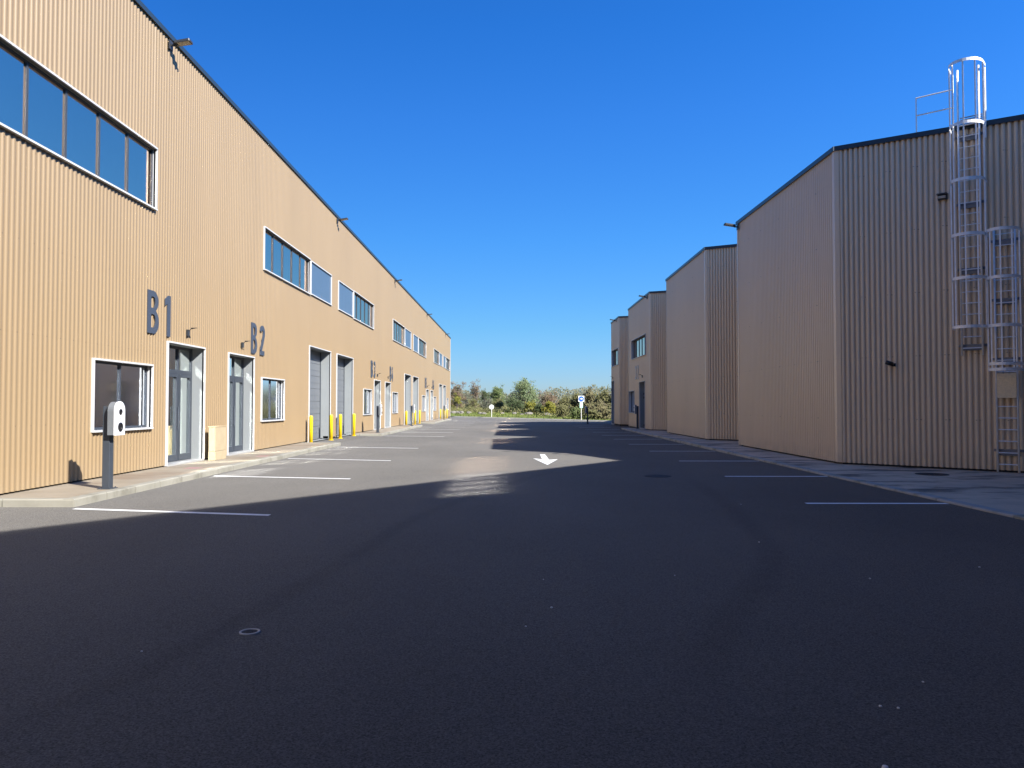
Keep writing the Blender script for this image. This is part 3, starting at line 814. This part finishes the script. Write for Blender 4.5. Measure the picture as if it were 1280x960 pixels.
def glyph(name, ch, W, s0, z0, h, parent, m='sign_grey', flip=1, d=.006):
    cu = bpy.data.curves.new(name, 'CURVE'); cu.dimensions = '2D'; cu.fill_mode = 'BOTH'; cu.extrude = .012
    outs = GL[ch]
    sep = ch in '2356'
    meshes = []
    groups = [[o] for o in outs] if sep else [outs]
    mb = MB()
    for gi, gr in enumerate(groups):
        cu = bpy.data.curves.new(name, 'CURVE'); cu.dimensions = '2D'; cu.fill_mode = 'BOTH'; cu.extrude = .012
        for o in gr:
            sp = cu.splines.new('POLY'); sp.points.add(len(o)-1)
            for i, (x, y) in enumerate(o): sp.points[i].co = (x, y, 0, 1)
            sp.use_cyclic_u = True
        ob = bpy.data.objects.new('tmp', cu); col.objects.link(ob)
        me = ob.to_mesh(); n0 = len(mb.v)
        for v in me.vertices:
            mb.v.append(W.p(s0+flip*v.co.x*h, z0+v.co.y*h, d+.012+gi*.0015+v.co.z))
        for f in me.polygons: mb.f.append(tuple(n0+i for i in f.vertices))
        ob.to_mesh_clear(); bpy.data.objects.remove(ob); bpy.data.curves.remove(cu)
    return mb.build(name, m, parent)
for n, yB, yD in ((1,17.62,18.50),(2,24.62,25.45),(3,45.45,46.35),(4,52.4,53.25),(5,73.3,74.15),(6,80.2,81.05)):
    s = thing('unit_sign', (LX, yB, 3.3), f'dark grey cut-out lettering B{n} on the sunlit tan wall', 'sign', 'unit numbers on the left warehouse')
    zb = 3.28
    # text runs away from the camera: s falls with y, so flip along s
    glyph('letter', 'B', WL, S(yB), zb, 1.0, s, flip=-1); glyph('numeral', str(n), WL, S(yD), zb, 1.0, s, flip=-1)
s = thing('unit_sign', side3.p(4.4, 3.3, 0), 'pale grey cut-out unit number on the shaded third right block', 'sign')
glyph('numeral', '2', side3, 4.55, 3.35, .95, s, m='trim_white', flip=-1); glyph('letter', '3', side3, 5.35, 3.35, .95, s, m='trim_white', flip=-1)

# ------------------------------------------------------------------ bollards
bo = thing('bollard', (0,0,0), '', 'bollard', 'yellow bollards guarding the gates', world=False)
mb = MB(); mb.lathe([(.075,0),(.075,1.08),(.068,1.12),(.045,1.145),(.0,1.15)], (0,0,0), 20); mb.build('post', 'yellow_paint', bo, smooth=True, off=(0,0,0))
mb = MB(); mb.lathe([(.12,0),(.12,.012),(.078,.016)], (0,0,0), 20); mb.build('base_plate', 'yellow_paint', bo, off=(0,0,0))
first = True
names = [['left of the first gate','right of the first gate','left of the second gate','right of the second gate']]
ordn = ['first','second','third','fourth','fifth','sixth']
i = 0
for k in range(3):
    for j, y in enumerate((31.2, 34.66, 36.5, 39.6)):
        o = bo if first else dup(bo); first = False
        o.location = (-8.2, y+P*k, .045)
        gt = 2*k+(0 if j < 2 else 1)
        o['label'] = f'yellow bollard at the {"near" if j % 2 == 0 else "far"} side of the {ordn[gt]} gate on the left'

# ------------------------------------------------------------------ charging posts
ch = thing('charging_post', (0,0,0), '', 'charger', 'vehicle charging posts beside the parking bays', world=False)
O0 = (0,0,0)
mb = MB(); mb.box(-.075,.055,-.07,.07,.01,1.47); mb.build('post', 'anthracite', ch, off=O0, bevel=.006)
mb = MB(); mb.box(-.13,.11,-.13,.13,0,.012)
for sx in (-.10,.08):
    for sy in (-.1,.1): mb.lathe([(.012,.012),(.012,.03),(0,.032)], (sx,sy,0), 8)
mb.build('base_plate', 'anthracite', ch, off=O0)
def arch(w, z0, z1, n=14):
    r = w; return [(-w, z0), (w, z0)]+[(w*math.cos(math.pi*i/n), z1-r+r*math.sin(math.pi*i/n)) for i in range(n+1)]
A3 = lambda y, z, x: (x, y, z)
mb = MB(); mb.prism(arch(.165, .96, 1.55), .06, .17, A3); un = mb.build('charger_unit', 'gate_grey', ch, off=O0)
mb = MB(); mb.prism(arch(.172, .95, 1.56), .17, .205, A3); mb.build('front_cover', 'white_plastic', un, off=O0, bevel=.006)
for (yy, zz, r1) in ((.0,1.37,.052),(.0,1.10,.082)):
    mb = MB(); mb.lathe([(r1,.205),(r1,.216),(r1*.8,.222),(r1*.75,.208),(r1*.3,.212),(0,.213)], (0,yy,zz), 24, 'x')
    mb.build('socket', 'black_plastic', un, off=O0)
mb = MB(); mb.lathe([(.014,.205),(.012,.209),(0,.21)], (0,0,1.245), 12, 'x'); mb.build('status_light', 'galvanised_dark', un, off=O0)
CH = [((-7.24,13.77,.118),0,'grey charging post with a white two-socket unit beside the first window on the left'),
      ((-7.42,42.2,.118),0,'charging post standing before the door of unit B3'),
      ((-7.42,56.3,.118),0,'charging post near the third gate on the left, beside yellow bollards'),
      ((-7.42,82.6,.118),0,'farthest charging post on the left pavement'),
      ((8.05,49.9,.10),math.pi,'dark charging post before the door of the third right block'),
      ((6.5,67.4,.0),math.pi,'dark charging post at the far right end of the yard beside the blue sign')]
for i, (loc, rz, lab) in enumerate(CH):
    o = ch if i == 0 else dup(ch)
    o.location = loc; o.rotation_euler = (0,0,rz); o['label'] = lab

# ------------------------------------------------------------------ boards, covers, pebbles
t = thing('wooden_box', (-8.14, 21.2, .118), 'tall pale plywood box standing upright on the pavement between the first two doors', 'box')
mb = MB(); mb.box(-8.24,-8.05,20.8,21.6,.12,.36); mb.build('base_section', 'plywood_pale', t, bevel=.006)
mb = MB(); mb.box(-8.235,-8.055,20.805,21.595,.366,1.02); mb.build('upper_section', 'plywood_pale', t, bevel=.006)
mb = MB(); mb.box(-8.245,-8.045,20.795,21.605,1.022,1.04); mb.build('lid', 'plywood', t)
def cover(x, y, r, z, label, m='cast_iron', ring='cast_iron'):
    t = thing('manhole_cover', (x,y,z), label, 'cover')
    mb = MB(); mb.lathe([(r,0),(r,.006),(r*.98,.009),(r*.80,.009),(r*.78,.004)], (x,y,z), 28); mb.build('ring', ring, t)
    mb = MB(); mb.lathe([(r*.77,0),(r*.77,.0045),(r*.55,.006),(r*.5,.0045)], (x,y,z), 28)
    for k in range(6):
        q = k*math.pi/3; mb.box(x+r*.3*math.cos(q)-r*.07, x+r*.3*math.cos(q)+r*.07, y+r*.3*math.sin(q)-r*.07, y+r*.3*math.sin(q)+r*.07, z+.004, z+.007)
    mb.build('lid', m, t)
cover(-1.86, 5.47, .072, .0, 'small round steel valve cover in the dark foreground asphalt', ring='steel_ring')
cover(3.28, 17.5, .30, .0, 'round cast iron manhole cover in the shaded asphalt')
cover(9.55, 17.6, .35, .034, 'round dark manhole cover in the stained concrete apron')
for (x, y, n) in ((-7.6,18.3,'near'),(-7.35,22.6,'far')):
    mb = MB(); mb.box(x-.16,x+.16,y-.18,y+.18,.10,.122)
    tag(mb.build('access_cover', 'pink_cover'), f'small reddish access cover set in the pavement, the {n} one of two', 'cover', 'small covers in the left pavement')
rnd = random.Random(3)
pb = None
for i, (px, py) in enumerate(((1148,849),(1095,879),(1117,881),(1084,722),(947,677),(842,718),(679,723),(689,758),(657,781),(181,812),(1100,955),(925,630),(1220,708))):
    dy = py-507; y = 961*1.6/dy; x = (px-641.5)/961*y
    r = .006+.006*rnd.random()
    if py > 900: r = .016
    mb = MB(); mb.lathe([(r*.5,0),(r,r*.3),(r*.8,r*.9),(r*.2,r*1.1)], (0,0,0), 7)
    o = mb.build('pebble', 'pebble'); o.location = (x, y, 0); o.rotation_euler = (0,0,i)
    tag(o, 'tiny pale pebble lying loose on the dark foreground asphalt', 'pebble', 'pale pebbles scattered on the asphalt')

# ------------------------------------------------------------------ signs at the end of the yard
x, y = -2.78, 99.0; z = ground_z(x, y)
t = thing('road_sign', (x,y,z), 'round white sign on a short post in the grass, left of centre', 'sign')
mb = MB(); mb.tube([(x,y,z-.1),(x,y,1.2)], .035); mb.build('post', 'galvanised', t)
mb = MB(); mb.lathe([(.30,-.02),(.30,.02)], (x,y-.06,1.42), 28, 'y'); mb.build('disc', 'sign_white', t)
mb = MB(); mb.box(x-.05,x+.15,y-.09,y-.082,1.40,1.47); mb.build('symbol', 'lamp_dark', t)
x, y = 7.05, 79.6+.8
y = yedge(x)+.7; x = 85/961*y; z = ground_z(x, y)
t = thing('road_sign', (x,y,z), 'blue disc sign with a white arrow over a small green and white plate', 'sign')
mb = MB(); mb.tube([(x,y,z-.1),(x,y,2.62)], .03); mb.build('post', 'galvanised', t)
mb = MB(); mb.box(x-.31,x+.31,y-.06,y-.045,2.0,2.62); mb.build('backing_plate', 'sign_white', t, bevel=.004)
mb = MB(); mb.lathe([(.27,-.012),(.27,.0)], (x,y-.062,2.31), 28, 'y'); mb.build('disc', 'sign_blue', t)
mb = MB(); mb.prism([(-.15,-.035),(.02,-.035),(.02,-.12),(.17,0),(.02,.12),(.02,.035),(-.15,.035)], 0, .004, lambda a, b, c: (x+a, y-.076-c, 2.31+b)); mb.build('arrow', 'sign_white', t)
mb = MB(); mb.box(x-.17,x+.17,y-.06,y-.045,1.36,1.96); mb.build('lower_plate', 'sign_green', t)
mb = MB(); mb.box(x-.12,x+.12,y-.066,y-.0615,1.62,1.90); mb.build('lower_symbol', 'sign_white', t)

# ------------------------------------------------------------------ vegetation
def tree(x, y, h, w, m, label, cat='bush', n=900, name='shrub', leaf_s=.16, stem=.12, bare=False, low=.12, upright=False, seed=None):
    rnd = random.Random(seed if seed is not None else int(x*77+y*13))
    z = ground_z(x, y)
    t = thing(name, (x,y,z), label, cat, 'trees and bushes beyond the end of the yard')
    mb = MB(); tips = []
    nb = 5 if h < 3 else 8
    for k in range(nb):
        q = 2*math.pi*k/nb+rnd.uniform(-.4,.4); sp = w*.5*rnd.uniform(.35,.85)*(.6 if upright else 1)
        hh = h*rnd.uniform(.62,.95)
        p0 = Vector((x+.1*math.cos(q), y+.1*math.sin(q), z-.1)); p3 = Vector((x+sp*math.cos(q), y+sp*math.sin(q), z+hh))
        p1 = p0.lerp(p3,.35)+Vector((-.1*sp*math.cos(q),0,.15*h)); p2 = p0.lerp(p3,.7)+Vector((rnd.uniform(-.1,.1)*w,0,.08*h))
        mb.tube([p0,p1,p2,p3], [stem*h*.16,stem*h*.10,stem*h*.05,.01], 5)
        for u in range(4 if not bare else 9):
            a = p1.lerp(p3, rnd.random()); b = a+Vector((rnd.uniform(-1,1)*w*.22, rnd.uniform(-1,1)*w*.22, rnd.uniform(.1,.35)*h*(.7 if not bare else 1)))
            mb.tube([a,b], [.02,.006], 3); tips.append(b)
    mb.build('trunk', 'bark', t)
    # foliage: leaf-sized faces gathered in uneven clumps through the crown
    cl = []
    nc = max(10, int(n/38))
    for k in range(nc):
        q = rnd.uniform(0, 6.283); u = rnd.random()**.5; zz = low+(1-low)*rnd.random()
        prof = math.sin(math.pi*min(1, max(.05, (zz*.92+.08))))**.55 if not upright else (.5+.5*math.sin(math.pi*zz))
        cl.append((Vector((x+u*w*.5*prof*math.cos(q), y+u*w*.5*prof*math.sin(q), z+zz*h*(1-.14*u)*rnd.uniform(.85,1.03))), rnd.uniform(.10,.24)*min(w, h)))
    for b in tips: cl.append((b-Vector((0,0,.03*h)), .16*min(w,h)))
    mb = MB(); V = mb.v; F = mb.f
    for i in range(n):
        c, r = cl[rnd.randrange(len(cl))]
        d = Vector((rnd.gauss(0,1), rnd.gauss(0,1), rnd.gauss(0,.8))); d = d.normalized()*r*rnd.random()**.6
        p = c+d
        a = Vector((rnd.gauss(0,1), rnd.gauss(0,1), rnd.gauss(0,1))).normalized(); b = a.orthogonal().normalized()
        s = leaf_s*rnd.uniform(.5,1.3); s2 = s*rnd.uniform(.4,.8)
        k = len(V)
        V += [tuple(p-a*s), tuple(p+b*s2), tuple(p+a*s), tuple(p-b*s2)]; F.append((k,k+1,k+2,k+3))
    mb.build('crown', m, t)
    return t
def at(px, Y): return (px-641.5)/961*Y
# (px, Y, top_y, width_px, material, label)
VEG = [
 (571,132,479,20,'leaf_red','reddish budding tree standing beside the far corner of the left warehouse','tree',1300),
 (571,122,492,13,'leaf_yellow','small yellow flowering bush at the foot of the far left corner','bush',500),
 (583,138,490,17,'leaf_grey','grey-green bush left of the bare twiggy tree','bush',800),
 (594,134,479,16,'leaf_red','thin pinkish bare twiggy tree standing over green bushes','tree',420),
 (592,126,499,20,'leaf_olive','low olive bush in front of the bare twiggy tree','bush',800),
 (606,140,489,14,'leaf_dark','dark narrow bush between the twiggy tree and the conical tree','bush',800),
 (608,125,500,18,'leaf_grey','low grey-green bush behind the round white sign','bush',700),
 (621,134,482,22,'leaf_green','conical mid green tree left of the tall pale tree','tree',1500),
 (623,124,498,18,'leaf_olive','olive bush at the foot of the conical tree','bush',700),
 (637,140,494,16,'leaf_dark','dark low bush in the dip of the treeline','bush',700),
 (645,120,500,20,'leaf_dark','dark green bush at the left foot of the tall pale tree','bush',1100),
 (655,130,473,34,'leaf_pale','tall pale green rounded tree, highest of the treeline','tree',3200),
 (664,118,501,17,'leaf_yellow','yellow-green bush in front of the tall pale tree','bush',900),
 (674,117,504,15,'leaf_dark','dark rounded bush between two yellow-green bushes','bush',900),
 (686,132,491,32,'leaf_red','wide red-leaved bush right of the tall pale tree','bush',1700),
 (687,114,502,22,'leaf_yellow','large yellow-green bush in front of the red-leaved bush','bush',1300),
 (708,128,494,24,'leaf_olive','olive bush right of the red-leaved bush','bush',1200),
 (704,108,506,20,'leaf_olive','low brownish bush near the kerb','bush',900),
 (722,126,491,20,'leaf_olive','olive tree behind the blue sign','tree',1300),
 (738,124,486,26,'leaf_brown','brown leafless wood edge right of the blue sign','tree',1600),
 (756,122,488,26,'leaf_olive','olive-brown tree next to the far right block','tree',1600),
 (775,120,489,26,'leaf_grey','grey-green tree half hidden by the far right block','tree',900),
 (720,106,509,20,'leaf_green','low green scrub behind the blue sign post','bush',800),
 (740,100,511,22,'leaf_olive','low olive scrub behind the far charging post','bush',900),
 (757,98,510,22,'leaf_brown','dry brown scrub beside the far right block','bush',900),
 (748,108,502,34,'leaf_brown','band of dry reed-coloured shrubs on the right','bush',1300),
 (548,128,486,20,'leaf_green','green tree mostly hidden behind the left warehouse','tree',900),
]
for (px, Y, ty, wpx, m, lab, cat, n) in VEG:
    x = at(px, Y); D = yedge(x)+{132:26,134:26,138:30,140:32,130:22}.get(Y, 0)
    D = D if D > yedge(x) else yedge(x)+max(7.5, min(24, (Y-98)*.55+4))
    Y = D; x = at(px, Y); z = ground_z(x, Y); zt = 1.6+(507-ty)/961*Y
    tree(x, Y, zt-z, wpx/961*Y, m, lab, cat, n=int(n*2.4), name='tree' if cat == 'tree' else 'bush', bare=(m == 'leaf_red' and n < 500),
         leaf_s=.085 if cat == 'bush' else .10, upright=(px == 621))
# far wood that reads as one mass
mb = MB(); rnd = random.Random(8)
for i in range(26000):
    x = rnd.uniform(-60, 70); Y = rnd.uniform(165, 200)
    top = 3.6+1.3*noise.noise(Vector((x*.12, 3, 0)))+(1.2 if x > 8 else 0)+.8*noise.noise(Vector((x*.5, 9, 0)))
    z = 1+rnd.random()**.8*top
    a = Vector((rnd.gauss(0,1), rnd.gauss(0,1), rnd.gauss(0,1))).normalized(); b = a.orthogonal().normalized(); s = rnd.uniform(.12,.34)
    p = Vector((x, Y, z)); k = len(mb.v)
    mb.v += [tuple(p-a*s), tuple(p+b*s*.6), tuple(p+a*s), tuple(p-b*s*.6)]; mb.f.append((k,k+1,k+2,k+3))
tag(mb.build('distant_wood', 'leaf_grey'), 'distant grey-brown wood behind the bushes', 'wood', kind='stuff')
# undergrowth
mb = MB()
for i in range(26000):
    x = rnd.uniform(-16, 24); d = rnd.uniform(8, 50) if x < 3 else rnd.uniform(6, 50); Y = yedge(x)+d
    if d < (11 if x < 3 else 7)+2*noise.noise(Vector((x*.4,1,0))): continue
    z = ground_z(x, Y)+rnd.random()**1.6*(.7+.5*noise.noise(Vector((x*.4, Y*.2, 5))))
    a = Vector((rnd.gauss(0,.6), rnd.gauss(0,.6), rnd.gauss(0,1))).normalized(); b = a.orthogonal().normalized(); s = rnd.uniform(.06,.2)
    p = Vector((x, Y, z)); k = len(mb.v)
    mb.v += [tuple(p-a*s), tuple(p+b*s*.4), tuple(p+a*s), tuple(p-b*s*.4)]; mb.f.append((k,k+1,k+2,k+3))
tag(mb.build('undergrowth', 'leaf_olive'), 'rough olive and straw coloured undergrowth between the bushes', 'undergrowth', kind='stuff')
# boulders along the bank
rnd = random.Random(21)
RK = [567,572,576,586,600,605,628,643,652,661,684]
for i, px in enumerate(RK):
    Y = yedge(at(px,103))+9+rnd.uniform(-1,1); x = at(px, Y); z = ground_z(x, Y); r = rnd.uniform(.22,.46)
    mb = MB(); segs, rings = 9, 6
    for j in range(rings+1):
        ph = math.pi*j/rings
        for k in range(segs):
            q = 2*math.pi*k/segs
            p = Vector((math.sin(ph)*math.cos(q), math.sin(ph)*math.sin(q), math.cos(ph)))
            s = r*(1+.35*noise.noise(p*1.7+Vector((i*3.1,0,0))))
            mb.v.append((p.x*s*1.25, p.y*s, p.z*s*.7))
    for j in range(rings):
        for k in range(segs):
            mb.f.append((j*segs+k, j*segs+(k+1) % segs, (j+1)*segs+(k+1) % segs, (j+1)*segs+k))
    o = mb.build('boulder', 'rock'); o.location = (x, Y, z+r*.25)
    tag(o, 'pale grey boulder lying in the row along the grass bank', 'rock', 'boulders along the grass bank')

# ------------------------------------------------------------------ light, sky, camera
k = Vector((-1.10, .90, -1.0)).normalized()
sl = bpy.data.lights.new('sun', 'SUN'); sl.energy = 5.0; sl.angle = R(.5); sl.color = (1, .96, .90)
so = bpy.data.objects.new('sun', sl); col.objects.link(so); so.rotation_euler = k.to_track_quat('-Z', 'Y').to_euler()
el = math.asin(-k.z); az = math.atan2(-k.x, -k.y)
w = bpy.data.worlds.new('World'); sc.world = w; w.use_nodes = True; nt = w.node_tree
bg = nt.nodes['Background']; sky = nt.nodes.new('ShaderNodeTexSky'); sky.sky_type = 'NISHITA'; sky.sun_disc = False
sky.sun_elevation = el; sky.sun_rotation = az; sky.altitude = 0; sky.air_density = 1.0; sky.dust_density = .3; sky.ozone_density = 4.0
hs = nt.nodes.new('ShaderNodeHueSaturation'); hs.inputs['Saturation'].default_value = 1.0; hs.inputs['Value'].default_value = 1.0
# deep clear-sky blue: the sky's colour is filtered by elevation above the horizon
tcw = nt.nodes.new('ShaderNodeTexCoord'); sx = nt.nodes.new('ShaderNodeSeparateXYZ'); nt.links.new(tcw.outputs['Generated'], sx.inputs[0])
mr = nt.nodes.new('ShaderNodeMapRange'); mr.inputs['From Max'].default_value = .5; nt.links.new(sx.outputs[2], mr.inputs['Value'])
cr = nt.nodes.new('ShaderNodeValToRGB'); nt.links.new(mr.outputs[0], cr.inputs[0])
stops = ((0,(.36,.45,.62)),(.076,(.30,.44,.66)),(.2,(.24,.46,.66)),(.422,(.184,.49,.81)),(.698,(.15,.50,.94)),(.904,(.115,.50,.99)))
while len(cr.color_ramp.elements) < len(stops): cr.color_ramp.elements.new(.5)
for e, (p, c) in zip(cr.color_ramp.elements, stops): e.position = p
for e, (p, c) in zip(cr.color_ramp.elements, stops): e.color = (*c, 1)
mw = nt.nodes.new('ShaderNodeMix'); mw.data_type = 'RGBA'; mw.blend_type = 'MULTIPLY'; mw.inputs['Factor'].default_value = 1
nt.links.new(sky.outputs[0], hs.inputs['Color']); nt.links.new(hs.outputs[0], mw.inputs[6]); nt.links.new(cr.outputs[0], mw.inputs[7])
# the sky is a little brighter towards the sun's side (+X)
mx_ = nt.nodes.new('ShaderNodeMapRange'); mx_.inputs['From Min'].default_value = -.35; mx_.inputs['From Max'].default_value = .8
mx_.inputs['To Min'].default_value = .90; mx_.inputs['To Max'].default_value = 1.5; nt.links.new(sx.outputs[0], mx_.inputs['Value'])
sv = nt.nodes.new('ShaderNodeVectorMath'); sv.operation = 'SCALE'; nt.links.new(mw.outputs[2], sv.inputs[0]); nt.links.new(mx_.outputs[0], sv.inputs['Scale'])
nt.links.new(sv.outputs[0], bg.inputs[0])
bg.inputs[1].default_value = .0815

cd = bpy.data.cameras.new('camera'); cam = bpy.data.objects.new('camera', cd); col.objects.link(cam)
cd.sensor_width = 36; cd.lens = 961/1280*36; cd.clip_start = .05; cd.clip_end = 4000
cam.location = (0, 0, 1.6); cam.rotation_euler = (R(90+1.61), 0, R(.09))
sc.camera = cam
sc.view_settings.view_transform = 'Standard'; sc.view_settings.look = 'None'
sc.view_settings.exposure = 1.3; sc.view_settings.gamma = 1
sc.render.engine = 'CYCLES'
sc.cycles.use_denoising = True; sc.cycles.use_guiding = True; sc.cycles.use_surface_guiding = True; sc.cycles.guiding_training_samples = 128
sc.cycles.max_bounces = 8; sc.cycles.diffuse_bounces = 4; sc.cycles.transparent_max_bounces = 12
sc.cycles.caustics_reflective = True; sc.cycles.blur_glossy = 0; sc.cycles.sample_clamp_indirect = 50
